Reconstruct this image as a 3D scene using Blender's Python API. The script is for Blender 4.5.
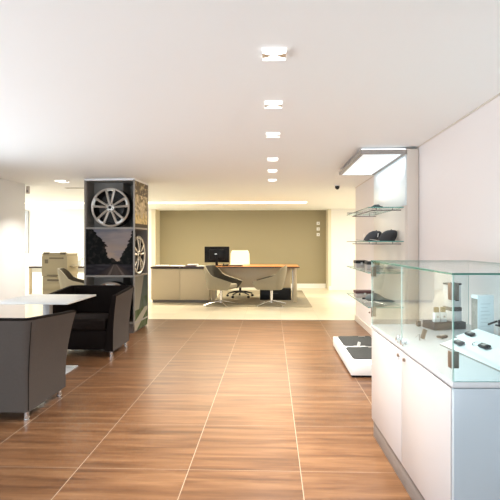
import bpy, bmesh, math, random
from mathutils import Vector, Matrix, noise
random.seed(7)
for o in list(bpy.data.objects): bpy.data.objects.remove(o)
S = bpy.context.scene; C = S.collection; PI = math.pi
# ---------------------------------------------------------------- camera
cam = bpy.data.cameras.new('camera'); co = bpy.data.objects.new('camera', cam); C.objects.link(co)
co.location = (0, 0, 1.3); co.rotation_euler = (PI/2, 0, math.atan(.0316))
cam.sensor_width = 36; cam.lens = 36*455/500; cam.shift_x = -7.1/500; cam.shift_y = -7.5/500
cam.clip_start = .05
S.camera = co
# ---------------------------------------------------------------- world, lights, exposure
W = bpy.data.worlds.new('daylight'); S.world = W; W.use_nodes = True
W.node_tree.nodes['Background'].inputs[0].default_value = (.80, .90, 1, 1)
W.node_tree.nodes['Background'].inputs[1].default_value = 1.0
S.view_settings.view_transform = 'Standard'; S.view_settings.look = 'None'
S.view_settings.exposure = .80; S.view_settings.gamma = 1; S.view_settings.use_curve_mapping = False
def area(name, loc, rot, sx, sy, power, col, parent=None, spread=PI, shape='RECTANGLE'):
    l = bpy.data.lights.new(name, 'AREA'); l.shape = shape; l.size = sx; l.size_y = sy; l.energy = power; l.color = col; l.spread = spread
    o = bpy.data.objects.new(name, l); C.objects.link(o); o.location = loc; o.rotation_euler = rot; o.parent = parent
    return o
area('front_window_daylight', (-1.2, -3.38, 1.05), (PI/2+.6, 0, 0), 4.6, 1.7, 72, (.84, .93, 1), None, math.radians(130))
area('added_left_window_light', (-4.12, 2.0, 1.05), (PI/2+.5, 0, -PI/2), 5.0, 1.7, 56, (.92, .96, 1), None, math.radians(130))  # light of an added window, aimed up to even out the ceiling
area('office_fill_lamp', (-7.9, 10.4, 1.3), (PI/2, 0, -PI/2), 3.2, 1.6, 35, (1, .98, .94))  # unseen lamp added to brighten the back left area
DOWN = 15; DCOL = (1, .94, .87)
# ---------------------------------------------------------------- materials
def M(name, col, rough=.5, metal=0, emis=None, es=0, spec=.5, coat=0, bump=0, bscale=200, mott=0, mscale=6):
    m = bpy.data.materials.new(name); m.use_nodes = True; nt = m.node_tree; b = nt.nodes['Principled BSDF']
    b.inputs['Base Color'].default_value = (*col, 1); b.inputs['Roughness'].default_value = rough
    b.inputs['Metallic'].default_value = metal; b.inputs['Specular IOR Level'].default_value = spec
    b.inputs['Coat Weight'].default_value = coat; b.inputs['Coat Roughness'].default_value = .08
    if emis: b.inputs['Emission Color'].default_value = (*emis, 1); b.inputs['Emission Strength'].default_value = es
    if bump or mott:
        tc = nt.nodes.new('ShaderNodeTexCoord')
    if bump:
        n = nt.nodes.new('ShaderNodeTexNoise'); n.inputs['Scale'].default_value = bscale
        k = nt.nodes.new('ShaderNodeBump'); k.inputs['Strength'].default_value = bump; k.inputs['Distance'].default_value = .002
        nt.links.new(tc.outputs['Object'], n.inputs['Vector']); nt.links.new(n.outputs['Fac'], k.inputs['Height']); nt.links.new(k.outputs[0], b.inputs['Normal'])
    if mott:
        n = nt.nodes.new('ShaderNodeTexNoise'); n.inputs['Scale'].default_value = mscale; n.inputs['Detail'].default_value = 4
        x = nt.nodes.new('ShaderNodeMix'); x.data_type = 'RGBA'
        x.inputs[6].default_value = (*[c*(1-mott) for c in col], 1); x.inputs[7].default_value = (*[min(1, c*(1+mott)) for c in col], 1)
        nt.links.new(tc.outputs['Object'], n.inputs['Vector']); nt.links.new(n.outputs['Fac'], x.inputs[0]); nt.links.new(x.outputs[2], b.inputs['Base Color'])
    return m
m_ceil = M('ceiling_paint', (.90, .925, .925), .7, mott=.01, mscale=1)
m_wall = M('wall_paint', (.72, .67, .65), .6, mott=.01, mscale=1.5)
m_wwhite = M('white_wall_paint', (.84, .82, .77), .6, mott=.01, mscale=1.5)
m_olive = M('olive_wall_paint', (.31, .267, .16), .6, mott=.02, mscale=1.2)
m_cream = M('cream_wall_paint', (.72, .66, .50), .6, mott=.01)
m_base = M('white_skirting', (.80, .80, .77), .4, mott=.01)
m_beige = M('beige_panel', (.62, .55, .48), .45, mott=.02)
m_white = M('white_lacquer', (.54, .515, .51), .3, coat=.3, mott=.01)
m_top = M('white_worktop', (.57, .60, .615), .25, coat=.3, mott=.01)
m_kick = M('grey_kick', (.20, .175, .16), .4, mott=.04)
m_greyf = M('grey_frame', (.30, .275, .25), .4, mott=.03)
m_chrome = M('chrome', (.75, .75, .75), .18, 1, mott=.02)
m_alu = M('brushed_aluminium', (.55, .54, .52), .35, 1, mott=.03)
m_silver = M('wheel_silver', (.54, .51, .46), .32, .75, mott=.03)
m_dark = M('wheel_barrel_dark', (.02, .018, .016), .4, .3, mott=.1)
m_black = M('black_plastic', (.010, .010, .011), .45, spec=.25, mott=.1)
m_brimc = M('pale_brim_cloth', (.42, .38, .34), .8, bump=.3, mott=.1)
m_blackm = M('black_fabric', (.03, .03, .033), .8, bump=.3, mott=.1)
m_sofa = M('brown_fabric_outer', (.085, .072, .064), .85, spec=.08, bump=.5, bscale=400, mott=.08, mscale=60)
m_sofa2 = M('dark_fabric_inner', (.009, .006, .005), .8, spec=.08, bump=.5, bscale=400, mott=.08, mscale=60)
m_seat = M('dark_seat_fabric', (.015, .010, .008), .8, spec=.08, bump=.5, bscale=400, mott=.08, mscale=60)
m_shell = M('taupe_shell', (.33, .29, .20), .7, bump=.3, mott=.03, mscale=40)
m_shellshade = M('taupe_shell_shaded', (.07, .06, .042), .8, bump=.3, mott=.03, mscale=40)  # shading inside the shell put into a darker copy of the taupe
m_cab = M('cream_cabinet', (.66, .56, .385), .45, mott=.015)
m_dtop = M('dark_brown_edge', (.035, .015, .012), .35, mott=.08)
m_wood = M('orange_wood', (.42, .17, .04), .35, mott=.12, mscale=12)
m_creamch = M('cream_leather', (.82, .76, .58), .5, mott=.02)
m_copier = M('copier_plastic', (.34, .29, .19), .5, mott=.02)
m_copd = M('copier_dark', (.12, .095, .06), .5, mott=.05)
m_mat = M('tan_rug', (.31, .27, .185), .95, bump=.8, bscale=300, mott=.05, mscale=30)
m_paper = M('paper', (.85, .84, .80), .7, mott=.01)
m_purple = M('mauve_cover', (.22, .16, .19), .6, mott=.05)
m_rubber = M('grey_rubber', (.035, .038, .036), .8, bump=.8, bscale=250, mott=.1, mscale=80)
m_slab = M('charcoal_slab', (.055, .045, .042), .55, mott=.06)
m_gold = M('bronze_cap', (.25, .19, .08), .45, .5, mott=.06)
m_acry = M('frosted_acrylic', (.78, .83, .84), .25, mott=.02)
m_glow = M('lamp_glow', (.9, .9, .9), .4, emis=(1, .98, .95), es=6)
m_frost = M('frosted_lamp_glass', (.9, .9, .9), .3, emis=(1, .98, .95), es=.9)
m_slot = M('slot_glow', (.9, .9, .9), .4, emis=(1, .90, .68), es=2.4)
m_box = M('lightbox_diffuser', (.75, .78, .80), .3, emis=(.80, .93, 1), es=.3)
m_strip = M('led_strip', (.9, .9, .9), .4, emis=(.92, .97, 1), es=1.0)
m_refl = M('glossy_backpanel', (.62, .69, .72), .3, .2, mott=.01)
m_leaf = M('leaf', (.22, .28, .10), .6, mott=.1)
m_brown = M('bronze_hinge', (.26, .20, .15), .35, .6, mott=.05)
m_edged = M('glass_edge_dark', (.025, .15, .115), .1, coat=.5, mott=.05)
m_edgef = M('glass_edge_pale', (.55, .68, .64), .2, mott=.02)
m_edge = M('glass_edge_green', (.06, .30, .26), .1, coat=.5, mott=.05)
m_winf = M('window_frame_grey', (.40, .42, .44), .5, mott=.02)
m_red = M('dark_red_leather', (.05, .012, .012), .5, mott=.1)
m_bag = M('slate_nylon', (.07, .085, .085), .6, mott=.1)
def math_node(nt, op, a, b=None, c=None):
    n = nt.nodes.new('ShaderNodeMath'); n.operation = op
    for i, v in enumerate((a, b, c)):
        if v is None: continue
        if isinstance(v, (int, float)): n.inputs[i].default_value = v
        else: nt.links.new(v, n.inputs[i])
    return n.outputs[0]
def glassmat(name, tint, ior=1.5, base=.0):
    m = bpy.data.materials.new(name); m.use_nodes = True; nt = m.node_tree; nt.nodes.clear(); N = nt.nodes.new; L = nt.links.new
    out = N('ShaderNodeOutputMaterial'); mx = N('ShaderNodeMixShader'); tr = N('ShaderNodeBsdfTransparent'); gl = N('ShaderNodeBsdfGlossy'); fr = N('ShaderNodeLayerWeight'); fr.inputs[0].default_value = .5; p5 = math_node(nt, 'POWER', fr.outputs['Facing'], 4.0); fc = math_node(nt, 'ADD', math_node(nt, 'MULTIPLY', p5, .6), .035)
    tr.inputs[0].default_value = (*tint, 1); gl.inputs['Roughness'].default_value = .02; gl.inputs[0].default_value = (.95, 1, 1, 1); 
    L(fc, mx.inputs[0]); L(tr.outputs[0], mx.inputs[1]); L(gl.outputs[0], mx.inputs[2]); L(mx.outputs[0], out.inputs[0])
    return m
m_glass = glassmat('clear_glass', (.93, .965, .965), 1.3)
m_bglass = glassmat('reflection_tinted_glass', (.84, .92, .94))  # window reflection on the near end pane put into the tint
m_wglass = glassmat('window_glass', (.98, .99, 1), 1.3)
def tile_floor(name, ox, oy, size, cols, grout, gw, rough, gx, gy, streak):
    m = bpy.data.materials.new(name); m.use_nodes = True; nt = m.node_tree; b = nt.nodes['Principled BSDF']; N = nt.nodes.new; L = nt.links.new
    tc = N('ShaderNodeTexCoord'); sp = N('ShaderNodeSeparateXYZ'); L(tc.outputs['Object'], sp.inputs[0])
    tx = math_node(nt, 'DIVIDE', math_node(nt, 'SUBTRACT', sp.outputs[0], ox), size); ty = math_node(nt, 'DIVIDE', math_node(nt, 'SUBTRACT', sp.outputs[1], oy), size)
    ix = math_node(nt, 'FLOOR', tx); iy = math_node(nt, 'FLOOR', ty)
    fx = math_node(nt, 'FRACT', tx); fy = math_node(nt, 'FRACT', ty)
    dx = math_node(nt, 'MULTIPLY', math_node(nt, 'MINIMUM', fx, math_node(nt, 'SUBTRACT', 1, fx)), size)
    dy = math_node(nt, 'MULTIPLY', math_node(nt, 'MINIMUM', fy, math_node(nt, 'SUBTRACT', 1, fy)), size)
    line = math_node(nt, 'MAXIMUM', math_node(nt, 'LESS_THAN', dx, gw), math_node(nt, 'MULTIPLY', math_node(nt, 'LESS_THAN', dy, gw), .55))
    cell = N('ShaderNodeCombineXYZ'); L(ix, cell.inputs[0]); L(iy, cell.inputs[1])
    wn = N('ShaderNodeTexWhiteNoise'); wn.noise_dimensions = '3D'; L(cell.outputs[0], wn.inputs['Vector'])
    v = N('ShaderNodeCombineXYZ')
    L(math_node(nt, 'ADD', math_node(nt, 'MULTIPLY', sp.outputs[0], gx), math_node(nt, 'MULTIPLY', wn.outputs['Value'], 37)), v.inputs[0])
    L(math_node(nt, 'MULTIPLY', sp.outputs[1], gy), v.inputs[1]); L(math_node(nt, 'MULTIPLY', wn.outputs['Value'], 91), v.inputs[2])
    n1 = N('ShaderNodeTexNoise'); n1.inputs['Scale'].default_value = 1; n1.inputs['Detail'].default_value = 6; n1.inputs['Roughness'].default_value = .62; n1.inputs['Distortion'].default_value = .5; L(v.outputs[0], n1.inputs['Vector'])
    cr = N('ShaderNodeValToRGB'); e = cr.color_ramp.elements
    e[0].position = streak[0]; e[0].color = (*cols[0], 1); e[1].position = streak[1]; e[1].color = (*cols[2], 1)
    k = e.new((streak[0]+streak[1])/2); k.color = (*cols[1], 1); L(n1.outputs['Fac'], cr.inputs[0])
    hv = N('ShaderNodeHueSaturation'); L(cr.outputs[0], hv.inputs['Color']); L(math_node(nt, 'ADD', math_node(nt, 'MULTIPLY', wn.outputs['Value'], .16), .92), hv.inputs['Value'])
    mx = N('ShaderNodeMix'); mx.data_type = 'RGBA'; L(line, mx.inputs[0]); L(hv.outputs[0], mx.inputs[6]); mx.inputs[7].default_value = (*grout, 1)
    L(mx.outputs[2], b.inputs['Base Color']); b.inputs['Roughness'].default_value = rough; b.inputs['Specular IOR Level'].default_value = .4
    return m
m_floor = tile_floor('wood_look_tile', .165, 2.591, .6385, ((.070, .029, .012), (.160, .075, .033), (.265, .140, .066)), (.38, .29, .21), .0022, .30, 1.3, 15, (.26, .76))
m_floor2 = tile_floor('cream_stone_tile', .165, 7.65, .6385, ((.68, .60, .43), (.73, .65, .49), (.78, .70, .54)), (.56, .49, .35), .002, .28, 2, 3, (.2, .8))
# ---------------------------------------------------------------- mesh helpers
def tf(bm, verts, mat):
    for v in verts: v.co = mat @ v.co
def box(bm, x0, x1, y0, y1, z0, z1, bev=0, mat=None, seg=2):
    r = bmesh.ops.create_cube(bm, size=1); vs = r['verts']
    for v in vs: v.co = Vector(((x0+x1)/2+v.co.x*(x1-x0), (y0+y1)/2+v.co.y*(y1-y0), (z0+z1)/2+v.co.z*(z1-z0)))
    if mat: tf(bm, vs, mat)
    if bev:
        es = list({e for v in vs for e in v.link_edges})
        bmesh.ops.bevel(bm, geom=es, offset=bev, segments=seg, affect='EDGES', profile=.5)
    return vs
def cyl(bm, p0, p1, r0, r1=None, seg=16):
    p0 = Vector(p0); p1 = Vector(p1); d = p1-p0; r1 = r0 if r1 is None else r1
    q = d.to_track_quat('Z', 'Y').to_matrix().to_4x4(); q.translation = (p0+p1)/2
    bmesh.ops.create_cone(bm, cap_ends=True, segments=seg, radius1=r0, radius2=r1, depth=d.length, matrix=q)
def tube(bm, pts, r, seg=8):
    pts = [Vector(p) for p in pts]; rings = []
    for i, p in enumerate(pts):
        d = (pts[min(i+1, len(pts)-1)]-pts[max(i-1, 0)]).normalized(); q = d.to_track_quat('Z', 'Y')
        rr = r[i] if isinstance(r, (list, tuple)) else r
        rings.append([bm.verts.new(p+q @ Vector((rr*math.cos(a*2*PI/seg), rr*math.sin(a*2*PI/seg), 0))) for a in range(seg)])
    for a, b in zip(rings, rings[1:]):
        for j in range(seg): bm.faces.new((a[j], a[(j+1) % seg], b[(j+1) % seg], b[j]))
    bm.faces.new(rings[0][::-1]); bm.faces.new(rings[-1])
def lathe(bm, prof, seg=32, axis=None, close=False):
    rings = []
    for r, z in prof:
        rings.append([bm.verts.new((r*math.cos(a*2*PI/seg), r*math.sin(a*2*PI/seg), z)) for a in range(seg)])
    pairs = list(zip(rings, rings[1:]))
    if close: pairs.append((rings[-1], rings[0]))
    for a, b in pairs:
        for j in range(seg): bm.faces.new((a[j], a[(j+1) % seg], b[(j+1) % seg], b[j]))
    if not close: bm.faces.new(rings[0][::-1]); bm.faces.new(rings[-1])
    if axis: tf(bm, [v for rg in rings for v in rg], axis)
def prism(bm, pts, z0, z1, mat=None):
    a = [bm.verts.new((x, y, z0)) for x, y in pts]; b = [bm.verts.new((x, y, z1)) for x, y in pts]; n = len(pts)
    bm.faces.new(a[::-1]); bm.faces.new(b)
    for i in range(n): bm.faces.new((a[i], a[(i+1) % n], b[(i+1) % n], b[i]))
    if mat: tf(bm, a+b, mat)
def sweep(bm, sections, caps=True):
    rs = [[bm.verts.new(p) for p in s] for s in sections]; n = len(rs[0])
    for a, b in zip(rs, rs[1:]):
        for j in range(n): bm.faces.new((a[j], a[(j+1) % n], b[(j+1) % n], b[j]))
    if caps: bm.faces.new(rs[0][::-1]); bm.faces.new(rs[-1])
def obj(name, bm, mat, parent=None, smooth=True, loc=None):
    bmesh.ops.recalc_face_normals(bm, faces=bm.faces)
    me = bpy.data.meshes.new(name); bm.to_mesh(me); bm.free()
    for m in (mat if isinstance(mat, (list, tuple)) else [mat]): me.materials.append(m)
    if smooth:
        me.shade_smooth(); me.set_sharp_from_angle(angle=math.radians(35))
    o = bpy.data.objects.new(name, me); C.objects.link(o); o.parent = parent
    if loc: o.location = loc
    return o
def B(name, x0, x1, y0, y1, z0, z1, mat, parent=None, bev=.002):
    bm = bmesh.new(); box(bm, x0, x1, y0, y1, z0, z1, bev); return obj(name, bm, mat, parent)
def K(name, p0, p1, r, mat, parent=None, seg=16, r1=None):
    bm = bmesh.new(); cyl(bm, p0, p1, r, r1, seg); return obj(name, bm, mat, parent)
def thing(name, label, cat, loc=(0, 0, 0), rz=0, group=None):
    o = bpy.data.objects.new(name, None); C.objects.link(o); o.location = loc; o.rotation_euler = (0, 0, rz); o.empty_display_size = .1
    o['label'] = label; o['category'] = cat
    if group: o['group'] = group
    return o
def tag(o, label, cat, group=None, kind=None):
    o['label'] = label; o['category'] = cat
    if group: o['group'] = group
    if kind: o['kind'] = kind
    return o
def struct(name, o): o.name = name; o['kind'] = 'structure'; return o
def dup(root, loc, rz=0, label=None):
    r = root.copy(); C.objects.link(r); r.location = loc; r.rotation_euler = (0, 0, rz)
    if label: r['label'] = label
    def rec(a, b):
        for ch in list(a.children):
            if ch.name.startswith('~'): continue
            c = ch.copy(); C.objects.link(c); c.parent = b; rec(ch, c)
    rec(root, r); return r
def SB(name, *a, **k): o = B(name, *a, bev=0, **k); o['kind'] = 'structure'; return o
# ---------------------------------------------------------------- room
H = 2.22; YB = 13.0; YW = 12.5; XL = -8.0; XR = 4.0; YE = 7.65
SB('floor', -4.05, 1.56, -3.3, YE, -.1, 0, m_floor)
SB('floor_cream', XL-.1, XR+.1, YE, YB+.2, -.1, 0, m_floor2)
SB('ceiling', XL-.1, XR+.1, -3.5, YB+.2, H, H+.12, m_ceil)
SB('wall_right', 1.41, 1.56, -3.4, 7.69, 0, H, m_wall)
SB('wall_right_return', 1.56, XR+.1, 7.54, 7.69, 0, H, m_wwhite)
SB('wall_far_right', XR, XR+.1, 7.69, YB, 0, H, m_wwhite)
SB('wall_back_olive', -3.30, 1.70, YB, YB+.1, 0, H, m_olive)
SB('wall_back_right', 1.63, XR, YW, YW+.15, 0, H, m_wwhite)
SB('wall_back_left', XL, -3.32, YW, YW+.15, 0, H, m_wwhite)
SB('wall_alcove_right', 1.55, 1.63, YW-.01, YB, 0, H, m_cream)
SB('wall_alcove_left', -3.32, -3.21, YW-.01, YB, 0, H, m_cream)
SB('wall_left_end', -4.03, -3.88, 4.6, 7.05, 0, H, M('cool_white_paint', (.78, .79, .80), .5, mott=.01))
SB('wall_left_return', XL-.1, -4.03, 7.0, 7.15, 0, H, m_wwhite)
# office window wall on the far left, with a real opening
bm = bmesh.new()
for a in ((7.15, 8.7, 0, H), (12.1, 12.5, 0, H), (8.7, 12.1, 0, .5), (8.7, 12.1, 2.15, H)): box(bm, XL-.1, XL, *a)
struct('wall_far_left', obj('wall_far_left', bm, m_wwhite))
# left windows, unseen, added to light the ceiling and right wall
bm = bmesh.new()
for a in ((-3.4, -.6, 0, H), (4.55, 4.6, 0, H), (-.6, 4.55, 0, .25), (-.6, 4.55, 2.12, H)): box(bm, -4.03, -3.88, *a)
struct('wall_left', obj('wall_left', bm, m_wall))
bm = bmesh.new()
for a in ((-4.03, -3.6, 0, H), (1.15, 1.41, 0, H), (-3.6, 1.15, 0, .2), (-3.6, 1.15, 2.12, H)): box(bm, a[0], a[1], -3.4, -3.25, a[2], a[3])
struct('wall_front', obj('wall_front', bm, m_wall))
def window(name, along, fixed, a0, a1, z0, z1, n):
    w = bpy.data.objects.new(name, None); C.objects.link(w); w['kind'] = 'structure'
    def bx(bm, u0, u1, v0, v1, t=.03):
        if along == 'x': box(bm, u0, u1, fixed-t, fixed+t, v0, v1)
        else: box(bm, fixed-t, fixed+t, u0, u1, v0, v1)
    bm = bmesh.new(); f = .05
    bx(bm, a0, a1, z0, z0+f); bx(bm, a0, a1, z1-f, z1)
    for i in range(n+1):
        c = a0+(a1-a0)*i/n; c = min(max(c, a0+f/2), a1-f/2); bx(bm, c-f/2, c+f/2, z0+f, z1-f)
    obj('window_frame', bm, m_winf, w, False)
    bm = bmesh.new(); bx(bm, a0+.01, a1-.01, z0+.01, z1-.01, .003); obj('window_glass', bm, m_wglass, w, False)
window('added_window_1', 'y', -3.95, -.6, 4.55, .25, 2.12, 4)  # unseen left window added for its light
window('window_2', 'x', -3.32, -3.6, 1.15, .2, 2.12, 3)
window('window_3', 'y', -8.05, 8.7, 12.1, .5, 2.15, 3)
# narrow framed window panel on the back left wall, mostly behind the left wall
w = bpy.data.objects.new('window_4', None); C.objects.link(w); w['kind'] = 'structure'
bm = bmesh.new()
for a in ((-7.5, -7.42, 1.0, 2.18), (-6.84, -6.77, 1.0, 2.18), (-7.42, -6.84, 1.0, 1.07), (-7.42, -6.84, 2.11, 2.18)): box(bm, a[0], a[1], YW-.05, YW, a[2], a[3])
obj('window_frame', bm, m_winf, w, False); B('window_glass', -7.42, -6.84, YW-.02, YW, 1.07, 2.11, M('frosted_pane', (.7, .78, .88), .2, mott=.01), w, 0)
# skirting
SB('baseboard_back', -3.2, 1.54, YB-.02, YB, 0, .13, m_base)
SB('baseboard_back_right', 1.57, XR, YW-.025, YW-.01, 0, .11, m_base)
SB('baseboard_back_left', XL, -3.33, YW-.02, YW, 0, .11, m_base)
SB('baseboard_right', 1.395, 1.41, 5.79, 7.69, 0, .09, m_beige)
SB('trim_2', 1.402, 1.41, -3.2, 7.69, H-.010, H-.0005, m_beige)
SB('trim_1', -4.03, 1.56, YE-.006, YE+.006, -.02, .002, m_greyf)
# recessed light slot of the ceiling
bm = bmesh.new(); box(bm, -7.6, .80, 10.30, 10.62, H-.008, H+.01)
slot = tag(obj('ceiling_light_slot', bm, m_slot, None, False), 'long glowing warm light slot running across the ceiling before the olive wall', 'ceiling light')
for i, (x, w_) in enumerate(((-6.2, 2.6), (-3.3, 2.6), (-.55, 2.5))):
    area('slot_and_fill_lamp', (x, 10.46, H-.02), (0, 0, 0), w_, .28, 56 if i == 2 else 34, (1, .87, .64) if i == 2 else (1, .93, .80), None)
area('slot_and_fill_lamp', (2.6, 10.2, H-.02), (0, 0, 0), 1.6, 1.6, 42, (1, .96, .90), None)  # added fill lamp for the far right area, beyond the slot's end
# ---------------------------------------------------------------- downlights
def downlight(name, label, x, y, s=.115):
    t = thing(name, label, 'ceiling light', (x, y, H), 0, None)
    h = s/2; w_ = .03
    for y in (-h, h-w_): B('glass_bar', -h, h, y, y+w_, -.016, 0, m_frost, t, .003)
    for k in (-1, 1):
        bm = bmesh.new(); prism(bm, [(k*h, -h+w_), (k*h, h-w_), (k*.012, .006), (k*.012, -.006)], -.014, 0); obj('side_reflector', bm, m_alu, t, False)
    bm = bmesh.new(); box(bm, -h+w_, h-w_, -h+w_, h-w_, -.004, -.001); obj('diffuser', bm, m_glow, t)
    area('downlight_lamp', (0, 0, -.022), (0, 0, 0), s*.6, s*.6, DOWN, DCOL, t, math.radians(110), 'DISK')
    return t
for i, (y, lb) in enumerate(((2.21, 'largest and nearest of the square recessed spotlights in the ceiling row'), (3.02, 'second nearest square recessed spotlight in the middle ceiling row'), (3.87, 'third square recessed spotlight from the near end of the ceiling row'), (5.01, 'fourth recessed spotlight from the near end, after the wider gap'), (5.82, 'fifth recessed spotlight, last but one towards the olive wall'), (6.68, 'smallest recessed spotlight, farthest of the middle ceiling row'))):
    d = downlight('recessed_spotlight', lb, .013, y); d['group'] = 'recessed spotlights in the ceiling row'
downlight('recessed_spotlight', 'single recessed spotlight on the left, in front of the wheel pillar', -3.13, 6.71, .15)
# off-frame lamps of the same ceiling, behind the camera
bm = bmesh.new(); box(bm, -.16, .16, -.05, .05, -.006, -.001)
tag(obj('ceiling_vent', bm, m_greyf, None, True, (-3.31, 7.58, H)), 'thin grey air slit in the ceiling left of the pillar', 'vent')
t = thing('security_camera', 'small black dome camera on ceiling left of the shelf canopy', 'camera', (1.05, 7.3, H))
bm = bmesh.new(); lathe(bm, [(.05, 0), (.05, -.012), (.042, -.02)], 24); obj('base', bm, m_base, t)
bm = bmesh.new(); lathe(bm, [(.036, -.02), (.036, -.045), (.028, -.062), (.015, -.072), (.003, -.075)], 24); obj('dome', bm, m_black, t)
t = thing('motion_sensor', 'small pinkish sensor at the top corner of the left wall end', 'sensor', (-3.85, 7.05, 2.07))
bm = bmesh.new(); box(bm, -.02, .03, 0, .04, 0, .12, .01); obj('body', bm, m_beige, t); B('lens', -.01, .02, -.004, .0, .02, .06, m_greyf, t)
# ---------------------------------------------------------------- wheel pillar
def picture(name, w_, h_, fn, parent, loc, rz, n=80):
    me = bpy.data.meshes.new(name); vs = []; fs = []; nh = int(n*h_/w_)
    for j in range(nh+1):
        for i in range(n+1): vs.append((w_*i/n, 0, h_*j/nh))
    for j in range(nh):
        for i in range(n): a = j*(n+1)+i; fs.append((a, a+1, a+n+2, a+n+1))
    base = len(vs); vs += [(0, .006, 0), (w_, .006, 0), (w_, .006, h_), (0, .006, h_)]; fs.append((base+3, base+2, base+1, base))
    q = nh*(n+1); fs += [(0, base, base+1, n), (n, base+1, base+2, q+n), (q+n, base+2, base+3, q), (q, base+3, base, 0)]
    me.from_pydata(vs, [], fs); at = me.color_attributes.new('print', 'FLOAT_COLOR', 'POINT')
    for k, v in enumerate(vs):
        c = fn(v[0]/w_, v[2]/h_); at.data[k].color = (*c, 1)
    m = bpy.data.materials.new(name+'_print'); m.use_nodes = True; nt = m.node_tree; b = nt.nodes['Principled BSDF']; b.inputs['Roughness'].default_value = .7; b.inputs['Specular IOR Level'].default_value = .1
    a = nt.nodes.new('ShaderNodeAttribute'); a.attribute_name = 'print'; nt.links.new(a.outputs['Color'], b.inputs['Base Color'])
    me.materials.append(m); o = bpy.data.objects.new(name, me); C.objects.link(o); o.parent = parent; o.location = loc; o.rotation_euler = (0, 0, rz)
    return o
def nz(x, y, s=1): return noise.fractal(Vector((x*s, y*s, 1.7)), 1, 2, 4)
def lerp(a, b, t): t = max(0, min(1, t)); return tuple(p+(q-p)*t for p, q in zip(a, b))
def forest(u, v):
    sky = lerp((.42, .30, .21), (.15, .15, .17), (v-.35)/.55); sky = lerp(sky, (.26, .22, .21), .4+1.6*nz(u*1.2, v*6))
    left = .50-.28*(v-.25)+.05*nz(3, v, 14)+.05*nz(u, v, 10); right = .70+.42*(v-.25)+.05*nz(9, v, 14)
    if v > .62: left = .48-.9*(v-.62)+.05*nz(5, v, 18)
    low = .34+.05*nz(u, 2, 12)
    c = sky
    if u < left or u > right or v < low: c = lerp((.005, .006, .006), (.026, .022, .020), .1+1.1*nz(u, v, 14))
    if v < .24:
        s = (.24-v); cx = .62+.1*s; rd = abs(u-cx)/(.06+1.6*s)
        c = lerp((.085, .065, .055), (.018, .016, .02), rd*.9) if rd < 1 else lerp((.02, .018, .022), (.05, .045, .05), .3+nz(u*.6, v*4, 5))
        if abs(rd-.35) < .07: c = (.13, .10, .085)
    return c
def rocks(u, v):
    a = 2.2*nz(u, v*1.4, 4); b = 2.2*nz(u+4, v*1.4, 9)
    c = lerp((.40, .34, .22), (.16, .13, .08), .5+1.2*a); c = lerp(c, (.52, .44, .30), b*1.4)
    if v < .3+.1*a: c = lerp((.50, .40, .20), (.32, .25, .12), .5+2*b)
    if v < .08: c = (.07, .06, .045)
    if v > .72 and b > .05: c = (.13, .11, .085)
    return tuple(min(.9, q*1.5) for q in c)
def meadow(u, v):
    edge = .12+.75*v
    c = lerp((.12, .14, .10), (.055, .075, .075), v) if u > edge*.8 else lerp((.34, .31, .25), (.22, .21, .17), v)
    c = lerp(c, (.05, .08, .035), .4+1.0*nz(u, v, 6)) if u > edge*.8 and v < .6 else c
    if v < .38:
        r = abs(v-(.06+.32*u)); c = (.36, .33, .26) if r < .06+.05*(1-u) else lerp((.06, .085, .03), (.11, .13, .07), .5+nz(u, v, 8))
    return c
PX0, PY0 = -1.952, 6.435
PR = -math.radians(2.5)
pil = thing('display_pillar', 'grey framed square pillar with wheel niches and photo prints', 'pillar', (PX0, PY0, 0), PR)
LV = (.145, .815, 1.507, 2.2); W_, D_ = .745, .62
bm = bmesh.new(); box(bm, -W_+.01, -.27, .27, D_-.01, 0, H-.001); box(bm, -.27, -.01, D_-.03, D_-.01, .1, 2.2); box(bm, -W_+.01, -W_+.03, .02, .27, .1, 2.2)
obj('core', bm, M('niche_grey', (.24, .22, .195), .5, mott=.02), pil, False)
fr = .022; bm = bmesh.new()
for (x, y) in ((-W_, 0), (-fr, 0), (-fr, D_-fr), (-W_, D_-fr)): box(bm, x, x+fr, y, y+fr, .1, 2.2)
m_pf = M('pillar_frame', (.30, .275, .24), .4, mott=.02)
obj('frame', bm, m_pf, pil, False)
for z in LV: B('shelf', -W_+.001, -.001, .001, D_-.001, z-.012, z+.012, m_pf, pil, .001)
B('top_cover', -W_, 0, 0, D_, 2.19, H-.002, m_ceil, pil, 0)
B('plinth', -W_+.03, -.03, .03, D_-.03, 0, .135, m_kick, pil)
picture('forest_print', W_-.05, LV[2]-LV[1]-.03, forest, pil, (-W_+.025, .004, LV[1]+.015), 0, 110)
picture('rock_print', D_-.05, LV[3]-LV[2]-.03, rocks, pil, (-.006, .025, LV[2]+.015), PI/2, 60)
picture('meadow_print', D_-.05, LV[1]-LV[0]+.10, meadow, pil, (-.006, .025, .03), PI/2, 60)
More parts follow.
